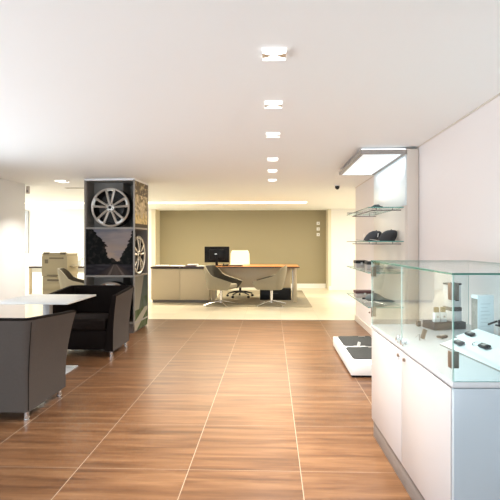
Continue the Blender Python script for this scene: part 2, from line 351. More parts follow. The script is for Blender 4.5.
def make_wheel(label, loc, rz):
    t = thing('alloy_wheel', label, 'wheel', loc, rz, 'alloy wheels in the pillar'); R = .285; A = Matrix.Rotation(PI/2, 4, 'X')   # face towards -Y
    bm = bmesh.new(); lathe(bm, [(R-.022, 0), (R-.008, .006), (R, 0), (R, -.02), (R-.018, -.022), (R-.03, -.02), (R-.03, -.005)], 64, A, True); obj('rim', bm, m_silver, t)
    bm = bmesh.new(); lathe(bm, [(R-.001, -.02), (R-.005, -.05), (R-.03, -.08), (R-.03, -.16), (R-.004, -.19), (.06, -.192), (.05, -.17), (R-.05, -.16), (R-.045, -.08), (R-.022, -.03), (R-.024, -.02)], 64, A, True); obj('barrel', bm, m_dark, t)
    bm = bmesh.new(); lathe(bm, [(.17, -.10), (.17, -.115), (.03, -.115), (.03, -.10)], 48, A, True); obj('brake_disc', bm, m_dark, t)
    for k in range(5):
        a0 = PI/2+k*2*PI/5; bm = bmesh.new()
        def P(r, da): return Vector((r*math.cos(a0+da), 0, r*math.sin(a0+da)))
        def dep(r): return -.004+.022*math.sin(min(1, r/R)*PI)*.6
        for s in (-1, 1):
            secs = []
            for q in range(9):
                f = q/8; r = .045+(R-.022-.045)*f; off = (.20+.02*f)*s if f > .1 else .30*s*(.8+f)
                lat = .010+.046*f; lat *= s; wd = .0135+.004*f
                rad = Vector((math.cos(a0), 0, math.sin(a0))); tan = Vector((-math.sin(a0), 0, math.cos(a0)))
                c = rad*r+tan*lat*1.12; y = -dep(r)
                secs.append([c-tan*wd+Vector((0, y+.003, 0)), c+Vector((0, y-.004, 0)), c+tan*wd+Vector((0, y+.003, 0)), c+tan*wd*.8+Vector((0, y+.03, 0)), c-tan*wd*.8+Vector((0, y+.03, 0))])
            sweep(bm, secs)
        rad = Vector((math.cos(a0), 0, math.sin(a0))); tan = Vector((-math.sin(a0), 0, math.cos(a0))); secs = []
        for q in range(13):
            th = PI*q/12; c = rad*(R-.072+.040*math.sin(th))+tan*(.055*math.cos(th)); n_ = rad*math.sin(th)+tan*math.cos(th)
            secs.append([c-n_*.012+Vector((0, 0, 0)), c+n_*.016+Vector((0, 0, 0)), c+n_*.016+Vector((0, .03, 0)), c-n_*.010+Vector((0, .03, 0))])
        sweep(bm, secs); obj('spoke', bm, m_silver, t)
    bm = bmesh.new(); lathe(bm, [(.066, -.03), (.066, .004), (.058, .010), (.03, .012), (.028, .006), (.003, .006)], 40, A); h = obj('hub', bm, m_silver, t)
    for k in range(5):
        a = PI/2+PI/5+k*2*PI/5; K('lug_nut', (.046*math.cos(a), -.014, .046*math.sin(a)), (.046*math.cos(a), -.004, .046*math.sin(a)), .0095, m_dark, h, 8)
    K('center_cap', (0, -.016, 0), (0, 0, 0), .021, m_black, h, 20)
    return t
def pw(x, y, z): v = Matrix.Rotation(PR, 3, 'Z') @ Vector((x, y, 0)); return (PX0+v.x, PY0+v.y, z)
wh = make_wheel('silver alloy wheel in the top front niche of the pillar', pw(-.375, .04, 1.507+.012+.287), PR)
dup(wh, pw(-.035, .29, .815+.012+.287), PR+PI/2, 'silver alloy wheel in the side niche of the pillar, seen edge on')
dup(wh, pw(-.375, .04, .145+.012+.287), PR, 'silver alloy wheel in the low pillar niche, mostly behind dark armchair')
# ---------------------------------------------------------------- tub armchairs
def upath(w, d, rc, n=5):
    """U outline from front right round the back (+Y) to front left, with outward normals"""
    P = []
    for i in range(n+1): P.append((Vector((w/2, -d/2+(d-rc)*i/n)), Vector((1, 0)), 1-i/n))
    for i in range(1, 7): a = PI/2*i/6; P.append((Vector((w/2-rc+rc*math.cos(a), d/2-rc+rc*math.sin(a))), Vector((math.cos(a), math.sin(a))), 0))
    for i in range(1, n): P.append((Vector((w/2-rc-(w-2*rc)*i/n, d/2)), Vector((0, 1)), 0))
    for i in range(0, 7): a = PI/2+PI/2*i/6; P.append((Vector((-w/2+rc+rc*math.cos(a), d/2-rc+rc*math.sin(a))), Vector((math.cos(a), math.sin(a))), 0))
    for i in range(1, n+1): P.append((Vector((-w/2, d/2-rc-(d-rc)*i/n)), Vector((-1, 0)), i/n))
    return P
def make_armchair(label, loc, rz):      # opening faces -Y
    t = thing('tub_armchair', label, 'armchair', loc, rz, 'dark brown tub armchairs at the white table'); w, d = .70, .60
    bm = bmesh.new(); zs = [.07, .2, .32, .45, .56, .65, .742]
    fl = lambda z: .0+.055*max(0, (z-.25)/.47)**1.5
    outer = []
    for p, n, f in upath(w, d, .035):
        sec = []
        for z in zs: sec.append(Vector((p.x+n.x*fl(z), p.y+n.y*fl(z)-f*f*1.1*fl(z), z*(1-.06*f*(z/.742)))))
        for th, z in ((.006, .757), (.040, .757), (.047, .742)): sec.append(Vector((p.x+n.x*(fl(.73)-th), p.y+n.y*(fl(.73)-th)-f*f*1.1*fl(z), z*(1-.06*f))))
        for z in reversed(zs[:-1]):
            th = .047+.05*(1-(z-.085)/.6); sec.append(Vector((p.x+n.x*(fl(z)-th), p.y+n.y*(fl(z)-th)-f*f*1.1*fl(z), z)))
        outer.append(sec)
    sweep(bm, outer)
    bm.faces.ensure_lookup_table(); ns = len(outer[0])
    # outside of the shell in the lighter cloth, inside dark
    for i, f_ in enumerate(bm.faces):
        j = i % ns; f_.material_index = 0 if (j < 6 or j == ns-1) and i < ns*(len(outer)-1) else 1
    obj('shell', bm, [m_sofa, m_sofa2], t)
    bm = bmesh.new(); box(bm, -.262, .262, -.30, .20, .30, .435, .03, seg=3); obj('seat', bm, m_seat, t)
    bm = bmesh.new(); box(bm, -.275, .275, -.292, .22, .085, .30, .012); obj('base', bm, m_sofa2, t)
    for s in (-1, 1):
        bm = bmesh.new(); tube(bm, [(s*(w/2-.006), d/2-.014, .08), (s*(w/2-.004), d/2-.010, .3), (s*(w/2+.012), d/2+.006, .5), (s*(w/2+.044), d/2+.038, .73)], .003, 6); obj('piping', bm, m_sofa2, t)
    for sx in (-1, 1):
        for sy in (-1, 1):
            bm = bmesh.new(); cyl(bm, (sx*.315, sy*.255, 0), (sx*.315, sy*.255, .09), .017, .017, 16); cyl(bm, (sx*.315, sy*.255, 0), (sx*.315, sy*.255, .008), .021, .021, 16); obj('leg', bm, m_chrome, t)
    return t
ac = make_armchair('dark tub armchair facing the camera, behind white table beside pillar', (-2.135, 5.375, 0), 0)
dup(ac, (-2.108, 3.535, 0), PI, 'brown tub armchair in the left foreground, seen from behind')
# ---------------------------------------------------------------- white table
t = thing('cafe_table', 'square white table between the two tub armchairs', 'table', (-2.25, 4.51, 0))
B('tabletop', -.36, .36, -.345, .345, .722, .74, m_base, t, .003)
B('support_plate', -.2, .2, -.2, .2, .714, .722, m_alu, t)
B('column', -.035, .035, -.035, .035, .012, .714, M('grey_column', (.42, .41, .40), .4, .3, mott=.02), t, .004)
B('base_plate', -.30, .225, -.26, .20, 0, .012, m_top, t, .003)
# ---------------------------------------------------------------- glass showcase
CX, CY, CR = .712, 1.815, math.radians(1.8)
cs = thing('showcase_counter', 'white cabinet showcase with glass box top along the right wall', 'display case', (CX, CY, 0), CR)
CL, CW = 1.275, .655
B('body', .022, CW, .022, CL, .115, .722, m_white, cs)
B('side_panel', .006, CW, 0, .02, .10, .724, M('daylight_tinted_panel', (.43, .50, .545), .3, coat=.3, mott=.01), cs)  # cool daylight on the near face put into the panel colour
B('countertop', 0, CW+.01, 0, CL+.004, .726, .75, m_top, cs, .004)
B('plinth', .012, CW, .03, CL-.01, 0, .113, m_kick, cs)
for a, b, ky in ((.022, CL/2-.002, CL/2-.055), (CL/2+.002, CL-.002, CL/2+.045)):
    d = B('door', .002, .020, a, b, .118, .718, m_white, cs, .002); K('knob', (-.008, ky, .688), (.003, ky, .688), .009, m_brown, d, 16)
def pane(bm, x0, x1, y0, y1, z0, z1):
    n0 = len(bm.faces); box(bm, x0, x1, y0, y1, z0, z1); bm.faces.ensure_lookup_table()
    thin = min((x1-x0, 0), (y1-y0, 1), (z1-z0, 2))[1]
    for f in bm.faces[n0:]:
        f.normal_update(); f.material_index = 0 if abs(f.normal[thin]) > .9 else 1
def glass(name, *a, parent=None, g=None, e=None):
    bm = bmesh.new(); pane(bm, *a); return obj(name, bm, [g or m_glass, e or m_edge], parent, False)
GT = 1.18
glass('glass_door', 0, .005, .004, CL/2-.002, .752, GT-.008, parent=cs, e=m_edgef)
glass('glass_door', 0, .005, CL/2+.002, CL-.004, .752, GT-.008, parent=cs, e=m_edgef)
glass('glass_end', .007, CW, .001, .007, .751, GT-.008, parent=cs, g=m_bglass)
glass('glass_end', .007, CW, CL-.006, CL, .751, GT-.008, parent=cs)
glass('glass_top', -.002, CW, -.002, CL+.002, GT-.008, GT, parent=cs, e=m_edged)
for y in (.012, CL-.012):
    for z in (.835, 1.105):
        s = 1 if y < .5 else -1
        bm = bmesh.new(); box(bm, -.004, -.0005, y-.008, y+.022*s if s > 0 else y+.008, z-.033, z+.033, .001); box(bm, .0055, .030, y-.004 if s > 0 else y-.001, y+.003 if s > 0 else y+.004, z-.033, z+.033, .001)
        obj('hinge', bm, m_brown, cs)
for y in (CL/2-.05, CL/2+.035):
    bm = bmesh.new(); cyl(bm, (-.012, y, .775), (.016, y, .775), .006, .006, 12); cyl(bm, (-.018, y, .775), (-.011, y, .775), .011, .011, 12); cyl(bm, (.006, y, .775), (.012, y, .775), .011, .011, 12); box(bm, -.010, -.002, y-.004, y+.004, .755, .798, .002)
    obj('glass_clip', bm, m_chrome, cs)
def cw(x, y, z=.75): return (x, y, z)
# contents of the case
t = thing('display_plinth', 'charcoal display block on the counter inside the glass case', 'display block', (1.11, 2.965, .75), math.radians(15))
B('block', -.115, .115, -.064, .064, 0, .045, m_slab, t, .004)
def bottle(label, loc, rz):
    t = thing('bottle', label, 'bottle', loc, rz, 'white bottles on the charcoal block')
    bm = bmesh.new(); box(bm, -.021, .021, -.014, .014, 0, .062, .004); obj('bottle_body', bm, m_top, t)
    bm = bmesh.new(); box(bm, -.015, .015, -.010, .010, .062, .095, .004); obj('cap', bm, m_gold, t)
    bm = bmesh.new(); cyl(bm, (0, -.0155, .035), (0, -.0138, .035), .008, .006, 16); obj('mark', bm, m_greyf, t)
    return t
b0 = bottle('small white bottle with bronze cap, left one on the charcoal block', (1.045, 2.920, .7955), .26)
dup(b0, (1.090, 2.932, .7955), .26, 'small white bottle with bronze cap, right one on the charcoal block')
# packaging boxes
t = thing('white_carton', 'upright white carton with picture side, right of charcoal block', 'box', (1.27, 2.78, .75), math.radians(14))
B('carton', -.055, .055, -.03, .03, 0, .235, m_acry, t, .002)
bm = bmesh.new(); box(bm, -.057, -.0551, -.026, .026, .02, .215); obj('picture_panel', bm, M('carton_picture', (.30, .26, .22), .5, mott=.5, mscale=25), t)
bm = bmesh.new()
for k in range(7): box(bm, -.036, .030-.01*(k % 3), -.0306, -.0300, .05+.022*k, .055+.022*k)
obj('printed_lines', bm, M('pale_print', (.55, .62, .64), .5, mott=.02), t)
t = thing('white_carton', 'white and black carton standing on the right end of charcoal block', 'box', (1.172, 2.988, .7955), math.radians(15))
B('riser', -.036, .036, -.045, .045, 0, .065, m_white, t); B('riser_band', -.037, .037, -.046, .046, .0655, .09, m_slab, t)
bm = bmesh.new(); box(bm, -.040, .036, -.04, .04, .091, .23, .003); obj('carton', bm, m_white, t)
B('black_label', -.008, .018, -.0415, -.0405, .13, .215, m_black, t, 0); B('lid', -.042, .038, -.042, .042, .231, .243, m_black, t)
# acrylic wedge stands with keys
def wedge(label, loc, rz, l=.30, d=.13, h=.05):
    t = thing('acrylic_stand', label, 'display stand', loc, rz, 'sloping acrylic stands in the glass case')
    bm = bmesh.new(); prism(bm, [(0, 0), (d, 0), (d, h), (0, .008)], 0, l, Matrix(((0, 0, 1, 0), (1, 0, 0, 0), (0, 1, 0, 0), (0, 0, 0, 1)))); obj('sloped_block', bm, m_acry, t)
    bm = bmesh.new(); box(bm, 0, l, -.003, 0, 0, .007); obj('lip', bm, m_greyf, t, False)
    return t
A1 = wedge('nearer long acrylic stand holding dark key fobs in the case', (.905, 2.47, .75), math.radians(-82.6), .56)
dup(A1, (1.065, 2.67, .75), math.radians(-84), 'farther long acrylic stand behind the nearer key fob stand')
def fob(label, loc, rz, mt, ring=False, tilt=.31):
    t = thing('key_fob', label, 'key fob', loc, rz, 'key fobs in the glass case'); t.rotation_euler = (tilt, 0, rz)
    bm = bmesh.new(); box(bm, -.033, .033, -.017, .017, 0, .014, .006, seg=3); obj('fob_body', bm, mt, t)
    B('button_panel', -.015, .015, -.009, .009, .0135, .0155, m_greyf, t, .0005)
    if ring:
        bm = bmesh.new(); tube(bm, [(-.033-.028+.028*math.cos(a*PI/8), .022*math.sin(a*PI/8), .004) for a in range(17)], .002, 6); obj('key_ring', bm, m_chrome, t)
    return t
def onst(x, y, fx, fy, rz, z=.0):
    return (x, y, z)
def on(A, u, v):       # point on a stand: u along, v up the slope
    r = A.rotation_euler[2]; c, s = math.cos(r), math.sin(r)
    return (A.location[0]+u*c-v*s, A.location[1]+u*s+v*c, .75+.008+v*(.042/.13)+.004)
fob('square brown key fob at the left end of the nearer acrylic stand', on(A1, .10, .05), math.radians(-82.6), m_slab)
fob('black key fob with chrome ring on the nearer acrylic stand', on(A1, .25, .095), math.radians(-82.6), m_black, True)
A2 = [o for o in C.objects if o.name == 'acrylic_stand.001'][0]
fob('black key fob on the farther acrylic stand', on(A2, .07, .05), math.radians(-84), m_black)
fob('small dark key fob lying left of the farther acrylic stand', (.985, 2.66, .7505), .6, m_slab, False, 0)
t = thing('toy_plane', 'small dark clip shape on clear post near the wall in the case', 'display clip', (1.275, 2.62, .75), .3)
bm = bmesh.new(); tube(bm, [(0, 0, 0), (.005, 0, .04), (.0, 0, .09)], .002, 6); cyl(bm, (0, 0, 0), (0, 0, .004), .015, .015, 16); obj('clear_post', bm, m_acry, t)
bm = bmesh.new(); box(bm, -.035, .03, -.004, .004, .095, .105, .002, Matrix.Rotation(-.25, 4, 'Y')); box(bm, -.02, .03, -.004, .004, .075, .085, .002, Matrix.Rotation(.15, 4, 'Y')); box(bm, .015, .032, -.006, .006, .072, .11, .002); obj('clip', bm, m_black, t)
t.name = 'display_clip'
t = thing('pen_stand', 'tilted bronze tag on small wire easel in the middle of the case', 'display easel', (.835, 2.60, .75), .5); t.name = 'tag_easel'
bm = bmesh.new(); tube(bm, [(-.02, -.025, .002), (0, 0, .03), (.02, -.025, .002)], .003, 6); tube(bm, [(0, 0, .03), (0, .03, .002)], .003, 6); obj('easel', bm, m_chrome, t)
bm = bmesh.new(); box(bm, -.015, .015, -.022, -.015, .010, .066, .002, Matrix.Rotation(.4, 4, 'Y')); obj('tag_plate', bm, m_brown, t)
t = thing('tag_block', 'small brown tag block at the far end of the counter', 'tag', (.965, 3.02, .75), .3)
B('tag', -.013, .013, -.010, .010, 0, .034, m_brown, t, .003); B('face', -.009, .009, -.0112, -.0102, .006, .028, m_alu, t, 0)
# ---------------------------------------------------------------- wall shelf unit
UX0, UX1, UY0, UY1 = 1.285, 1.405, 4.39, 5.77
un = thing('shelf_unit', 'tall beige wall display unit with glass shelves and lit canopy', 'shelving', (UX0, UY0, 0))
L_ = UY1-UY0
B('back_panel', .012, UX1-UX0, .0, L_, 0, 2.195, m_beige, un, .002)
B('upper_panel', 0, .012, .02, L_-.004, 1.66, 2.15, m_refl, un, .001)
B('lower_panel', 0, .012, .02, L_-.004, .0, 1.655, m_beige, un, .001)
cn = B('canopy_core', -.395, -.03, .04, L_-.03, 2.158, 2.19, m_white, un); cn.name = 'canopy'
bm = bmesh.new(); cx0, cx1 = -.43, 0; z0, z1 = 2.148, 2.19
for a in ((cx0, cx1, 0, .03), (cx0, cx1, L_-.03, L_), (cx0, cx0+.03, .03, L_-.03), (cx1-.03, cx1, .03, L_-.03)): box(bm, *a, z0, z1)
obj('canopy_frame', bm, m_greyf, un, False)
dfz = B('diffuser', cx0+.03, cx1-.03, .03, L_-.03, 2.151, 2.157, m_box, un, 0)
bm = bmesh.new(); box(bm, cx0+.01, cx1, .006, .02, 2.19, 2.199); obj('led_strip', bm, m_strip, un, False); bm = bmesh.new(); box(bm, cx0+.03, cx1-.03, L_-.036, L_-.031, 2.149, 2.158); obj('led_strip', bm, m_strip, un, False)
area('canopy_lamp', ((cx0+cx1)/2, L_/2, 2.145), (0, 0, 0), .34, 1.2, 4, (.88, .95, 1), un)
for i, z in enumerate((1.646, 1.315, 1.007, .67)):
    g = glass('glass_shelf', -.345, -.001, .07, L_-.05, z-.008, z, parent=un)
    bm = bmesh.new(); zb = z-.03
    for y in (.10, L_-.22): tube(bm, [(-.30, y, zb), (-.02, y, zb)], .006, 6)
    tube(bm, [(-.30, .10, zb), (-.30, L_-.22, zb)], .006, 6)
    for x in (-.26, -.10):
        for y in (.10, L_-.22): cyl(bm, (x, y, zb), (x, y, z-.0085), .005, .005, 8)
    if i < 2: obj('shelf_rail', bm, m_kick, un)
    else: bm.free()
bm = bmesh.new(); box(bm, .1235, .1245, -.006, .0, 0, 2.19); bm.free()
bm = bmesh.new(); cyl(bm, (-.02, 0, 0), (0.001, 0, 0), .012, .012, 16); o = obj('wall_hook', bm, m_brown, None, True, (1.41, 6.55, .30)); tag(o, 'small brown hook knob low on the right wall past the shelves', 'hook')
# items on the shelves
def cap_hat(label, loc, rz):
    t = thing('cap', label, 'cap', loc, rz, 'black caps on the second shelf')
    bm = bmesh.new(); secs = []
    prof = [(1, 0), (1.0, .3), (.93, .6), (.75, .84), (.45, .97), (.06, 1.0)]
    for r, z in prof: secs.append([Vector((.088*r*math.cos(a)+.055*z, .078*r*math.sin(a), .112*z)) for a in [i*2*PI/28 for i in range(28)]])
    sweep(bm, secs); obj('crown', bm, m_blackm, t)
    bm = bmesh.new(); pts = [(-.06-.10*math.sin(PI*i/12), -.074*math.cos(PI*i/12)) for i in range(13)]
    top = [Vector((x, y, .016-.9*(y*y)*3+.0)) for x, y in pts]; secs = [[p+Vector((0, 0, .004)) for p in top], [p-Vector((0, 0, .001)) for p in top]]
    a = [bm.verts.new((p.x, p.y, max(p.z, .001)+.005)) for p in top]; b = [bm.verts.new((p.x, p.y, max(p.z, .001))) for p in top]
    bm.faces.new(a); bm.faces.new(b[::-1])
    for i in range(13): bm.faces.new((a[i], a[(i+1) % 13], b[(i+1) % 13], b[i]))
    obj('brim', bm, m_brimc, t)
    bm = bmesh.new(); box(bm, -.086, -.080, -.028, .028, .03, .07, .002, Matrix.Rotation(.12, 4, 'Y')); obj('badge', bm, m_paper, t)
    cyl_ = bmesh.new(); bmesh.ops.create_uvsphere(cyl_, u_segments=10, v_segments=6, radius=.007, matrix=Matrix.Translation((.055, 0, .113))); obj('button', cyl_, m_blackm, t)
    return t
c0 = cap_hat('black cap with pale badge on the second glass shelf, left one', (1.09, 5.02, 1.3155), -.25)
dup(c0, (1.165, 4.68, 1.3155), -.25, 'black cap with pale badge on the second glass shelf, right one')
t = thing('model_car', 'tiny dark toy car on the topmost glass shelf', 'toy car', (1.085, 4.72, 1.6465), .1)
bm = bmesh.new(); prism(bm, [(-.055, .008), (.055, .008), (.055, .024), (.03, .027), (.012, .044), (-.025, .042), (-.052, .026)], -.02, .02, Matrix.Rotation(PI/2, 4, 'X')); obj('car_body', bm, m_bag, t)
for x in (-.033, .033):
    for y in (-.021, .021): K('tire', (x, y-.004, .010), (x, y+.004, .010), .010, m_black, t, 14)
t = thing('sample_strip', 'dark grey flat strip at the far end of the topmost glass shelf', 'strip', (.985, 5.52, 1.6465), .25)
bm = bmesh.new(); prism(bm, [(-.085, -.02), (-.05, -.04), (.09, -.03), (.10, .015), (.02, .04), (-.07, .02)], 0, .012); obj('strip', bm, m_greyf, t)
def giftbox(name, label, x, y, z, w, d, h, mt, rz=0):
    t = thing(name, label, 'box', (x, y, z), rz); B('box_base', -w/2, w/2, -d/2, d/2, 0, h*.62, m_greyf, t); B('lid', -w/2-.002, w/2+.002, -d/2-.002, d/2+.002, h*.62, h, mt, t)
    B('clasp', -.012, .012, -d/2-.006, -d/2-.0025, h*.4, h*.75, m_alu, t, .001); return t
giftbox('accessory_box', 'black box at the far end of the third glass shelf', 1.035, 5.33, 1.0075, .13, .16, .085, m_black)
giftbox('accessory_box', 'black box with pale clasp, nearer one on the third shelf', 1.085, 4.95, 1.0075, .13, .14, .09, m_black)
giftbox('accessory_box', 'dark red lidded box on the lowest glass shelf', 1.065, 5.30, .6705, .20, .16, .075, m_red)
t = thing('folded_umbrella', 'slate grey folded umbrella lying on the lowest glass shelf', 'umbrella', (1.13, 4.86, .6705), -.35)
bm = bmesh.new(); tube(bm, [(-.13, 0, .03), (-.11, 0, .035), (-.05, 0, .05), (0, 0, .043), (.06, 0, .026), (.15, 0, .014)], [.012, .032, .048, .04, .022, .008], 16); obj('canopy', bm, m_bag, t)
bm = bmesh.new(); tube(bm, [(.15, 0, .014), (.17, 0, .012)], .005, 8); tube(bm, [(-.13, 0, .03), (-.165, 0, .03)], .010, 8); obj('handle', bm, m_black, t)
t = thing('sunglasses', 'pair of grey glasses on the third shelf, nearest item', 'glasses', (1.17, 4.62, 1.0075), .2)
bm = bmesh.new()
for s in (-1, 1): tube(bm, [(s*.032+.026*math.cos(a*PI/8), 0, .022+.018*math.sin(a*PI/8)) for a in range(17)], .003, 6)
obj('rims', bm, m_greyf, t)
bm = bmesh.new()
for s in (-1, 1): tube(bm, [(s*.06, 0, .03), (s*.06, .1, .028), (s*.056, .13, .006)], .003, 6)
obj('temples', bm, m_greyf, t)
# floor platform with mats
t = thing('floor_platform', 'low white platform on the wood tiles in front of the shelf unit', 'platform', (.765, 4.40, 0))
B('plinth', .012, .50, .012, 1.27, 0, .022, m_black, t); B('deck', 0, .515, 0, 1.285, .022, .13, m_base, t, .004)
def carmat(label, y):
    t = thing('car_mat', label, 'car mat', (.82, y, .1305), 0, 'car mats on the platform')
    bm = bmesh.new(); prism(bm, [(0, .03), (.02, 0), (.38, 0), (.40, .03), (.40, .49), (.38, .52), (.20, .52), (.17, .50), (.03, .50), (0, .46)], 0, .009); obj('mat', bm, m_rubber, t)
    bm = bmesh.new(); box(bm, .25, .33, .46, .475, .0095, .018, .002); obj('heel_tab', bm, m_alu, t); return t
m1 = carmat('dark grey rubber car mat, nearer one on the white platform', 4.585)
dup(m1, (.82, 5.17, .1305), 0, 'dark grey rubber car mat, farther one on the white platform')
t = thing('chrome_bracket', 'small pale bracket lying between the two mats on platform', 'bracket', (.955, 5.135, .1305))
bm = bmesh.new(); prism(bm, [(-.05, -.02), (.10, -.02), (.10, .015), (-.03, .015)], 0, .008); box(bm, .0, .03, -.01, .01, .008, .06, .003, Matrix.Rotation(.3, 4, 'Y')); obj('bracket', bm, m_base, t)
# ---------------------------------------------------------------- reception desk area
t = tag(B('area_rug', -1.32, .82, 9.15, 12.3, 0, .008, m_mat, None, .002), 'tan rug on the cream tiles under the reception desk', 'rug')
cb = thing('reception_cabinet', 'long cream two-door cabinet with dark top left of the desk', 'cabinet', (-2.60, 9.75, 0))
B('carcass', 0, 1.255, .02, .5, .06, .735, m_cab, cb); B('plinth', .02, 1.24, .05, .48, 0, .06, m_kick, cb)
B('door', .004, .624, 0, .018, .065, .728, m_cab, cb); B('door', .630, 1.252, 0, .018, .065, .728, m_cab, cb)
B('worktop', -.01, 1.262, -.012, .52, .737, .775, m_dtop, cb, .003)
K('lock', (.627, -.018, .756), (.627, -.01, .756), .01, m_alu, cb)
def sheet(name, label, x, y, z, w, d, h, rz, mt=None, grp='papers on the cabinet top'):
    bm = bmesh.new(); n = max(1, int(h/.008))
    for k in range(n): box(bm, -w/2, w/2, -d/2, d/2, k*h/n, (k+.9)*h/n, 0, Matrix.Rotation(.04*math.sin(k*2.3), 4, 'Z'))
    o = obj(name, bm, mt or m_paper, None, False, (x, y, z)); o.rotation_euler = (0, 0, rz); return tag(o, label, 'papers' if mt is None else 'folder', grp)
sheet('paper_stack', 'white papers at the left end of the cabinet top beside pillar', -2.42, 9.95, .7755, .30, .22, .024, .1)
sheet('paper_stack', 'white papers in the middle of the cabinet top, left of folder', -2.07, 9.97, .7755, .34, .24, .018, -.1)
sheet('paper_stack', 'low white sheets at right end of the cabinet top by the monitor', -1.53, 9.95, .7755, .20, .2, .016, .2)
sheet('paper_stack', 'small white sheets behind the mauve folder on the cabinet', -1.76, 10.15, .7755, .22, .16, .04, .0)
sheet('folder', 'mauve folder lying on the cream cabinet top', -1.77, 9.93, .7755, .22, .2, .03, .15, m_purple)
dk = thing('reception_desk', 'long orange wood topped desk with cream front panel', 'desk', (-1.325, 9.80, .008))
B('desktop', 0, 1.93, -.03, .85, .745, .775, m_wood, dk, .003); B('edge_band', .002, 1.928, -.034, -.03, .745, .766, m_dtop, dk, 0)
B('modesty_panel', .14, 1.76, .42, .44, .28, .742, m_cab, dk)
for x in (.02, 1.80):
    g = B('leg', x, x+.075, .08, .13, 0, .742, m_cab, dk, .003); B('leg_rail', x+.005, x+.03, .131, .70, .68, .74, m_alu, g); B('leg_post', x, x+.04, .70, .74, 0, .742, m_alu, g)
bm = bmesh.new(); tube(bm, [(.1, .46, .70), (1.8, .46, .70)], .015, 8); obj('crossbar', bm, m_alu, dk)
st = thing('storage_box', 'black storage box on the rug beneath the right end of desk', 'box', (-.26, 10.22, .008))
B('box_body', 0, .70, 0, .35, 0, .235, m_black, st, .004); B('lid', -.003, .703, -.003, .353, .236, .255, m_black, st, .003); B('handle', .29, .41, -.012, -.002, .14, .16, m_blackm, st)
mo = thing('computer_monitor', 'black monitor seen from behind on the reception desk', 'monitor', (-1.22, 10.15, .7835))
bm = bmesh.new(); box(bm, -.278, .278, -.012, .012, .07, .425, .006); box(bm, -.17, .17, -.04, -.012, .13, .36, .012); obj('housing', bm, m_black, mo)
B('screen', -.265, .265, .0125, .0135, .085, .41, M('screen_off', (.01, .01, .012), .1, mott=.05), mo, 0)
bm = bmesh.new(); box(bm, -.03, .03, -.055, -.038, .01, .25, .008); obj('stand', bm, m_black, mo); B('foot', -.11, .11, -.13, .08, 0, .012, m_black, mo, .004)
bm = bmesh.new(); prism(bm, [(.028*math.cos(a*PI/8), .014*math.sin(a*PI/8)) for a in range(16)], 0, .002, Matrix.Translation((-.02, -.0425, .26)) @ Matrix.Rotation(PI/2, 4, 'X')); obj('logo_badge', bm, m_alu, mo)
o = thing('desk_phone', 'black desk phone right of the monitor foot', 'phone', (-1.08, 9.95, .7835), .1)
bm = bmesh.new(); prism(bm, [(0, 0), (.14, 0), (.14, .045), (0, .015)], -.08, .08, Matrix.Rotation(PI/2, 4, 'X')); obj('phone_base', bm, m_black, o)
bm = bmesh.new(); tube(bm, [(.03, -.07, .04), (.03, -.03, .05), (.03, .03, .05), (.03, .07, .04)], [.02, .012, .012, .02], 8); obj('handset', bm, m_black, o)
o = thing('keyboard', 'black keyboard on desk in front of the cream office chair', 'keyboard', (-.78, 9.98, .7835))
B('keyboard_base', -.15, .15, -.06, .06, 0, .016, m_black, o, .003)
bm = bmesh.new()
for r in range(4):
    for k in range(13): box(bm, -.14+k*.0215, -.122+k*.0215, -.05+r*.025, -.03+r*.025, .016, .021)
obj('keys', bm, m_blackm, o, False)
# visitor shell chairs
def shell_chair(label, loc, rz):        # front faces -Y
    t = thing('visitor_chair', label, 'chair', loc, rz, 'taupe shell visitor chairs'); w, d = .58, .60
    bm = bmesh.new(); secs = []
    pts = upath(w, d, .17, 7); n = len(pts)
    for i, (p, nn, f) in enumerate(pts):
        yy = (p.y+d/2)/d; g = max(0, (yy-.62)/.38); g = g*g*(3-2*g)
        ztop = .50+.11*min(1, yy*1.6)+.21*g; sec = []
        for q in range(8):
            v = q/7; z = .335+(ztop-.335)*v; sc = .84+.16*min(1, v*1.5)**.6 if v < .67 else 1.0
            bul = .05*v*g
            sec.append(Vector((p.x*sc+nn.x*.0, p.y*sc*.96-.02+nn.y*bul-f*.05*v, z)))
        for q in range(7, -1, -1):
            v = q/7; z = .345+(ztop-.345)*v-(.0 if q < 7 else .004); sc = .84+.16*min(1, v*1.5)**.6 if v < .67 else 1.0
            bul = .05*v*g; th = .028
            sec.append(Vector((p.x*sc-nn.x*th, p.y*sc*.96-.02+nn.y*(bul-th)-f*.05*v, z)))
        secs.append(sec)
    sweep(bm, secs); bm.faces.ensure_lookup_table(); ns = len(secs[0])
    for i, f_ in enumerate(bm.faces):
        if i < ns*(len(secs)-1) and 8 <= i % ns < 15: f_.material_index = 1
    obj('shell', bm, [m_shell, m_shellshade], t)
    bm = bmesh.new(); box(bm, -.205, .205, -.285, .19, .345, .445, .035, seg=3); obj('seat', bm, m_shell, t)
    bm = bmesh.new(); lathe(bm, [(.17, .335), (.17, .349), (.05, .349), (.05, .335)], 24, close=True); box(bm, -.16, .16, -.2, .15, .328, .346, .006); obj('shell_bottom', bm, m_shell, t)
    bm = bmesh.new(); lathe(bm, [(.05, .328), (.05, .315), (.028, .30), (.026, .09), (.04, .07), (.04, .055)], 20); obj('column', bm, m_chrome, t)
    for k in range(4):
        a = PI/4+k*PI/2; c, s = math.cos(a), math.sin(a)
        bm = bmesh.new(); tube(bm, [(.02*c, .02*s, .085), (.16*c, .16*s, .062), (.37*c, .37*s, .012)], [.018, .014, .010], 8); cyl(bm, (.36*c, .36*s, 0), (.36*c, .36*s, .014), .014, .014, 10); obj('base_arm', bm, m_chrome, t)
    return t
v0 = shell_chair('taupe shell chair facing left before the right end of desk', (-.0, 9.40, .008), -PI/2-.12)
dup(v0, (-1.04, 9.36, .008), PI/2-.35, 'taupe shell chair facing right, below the computer monitor')
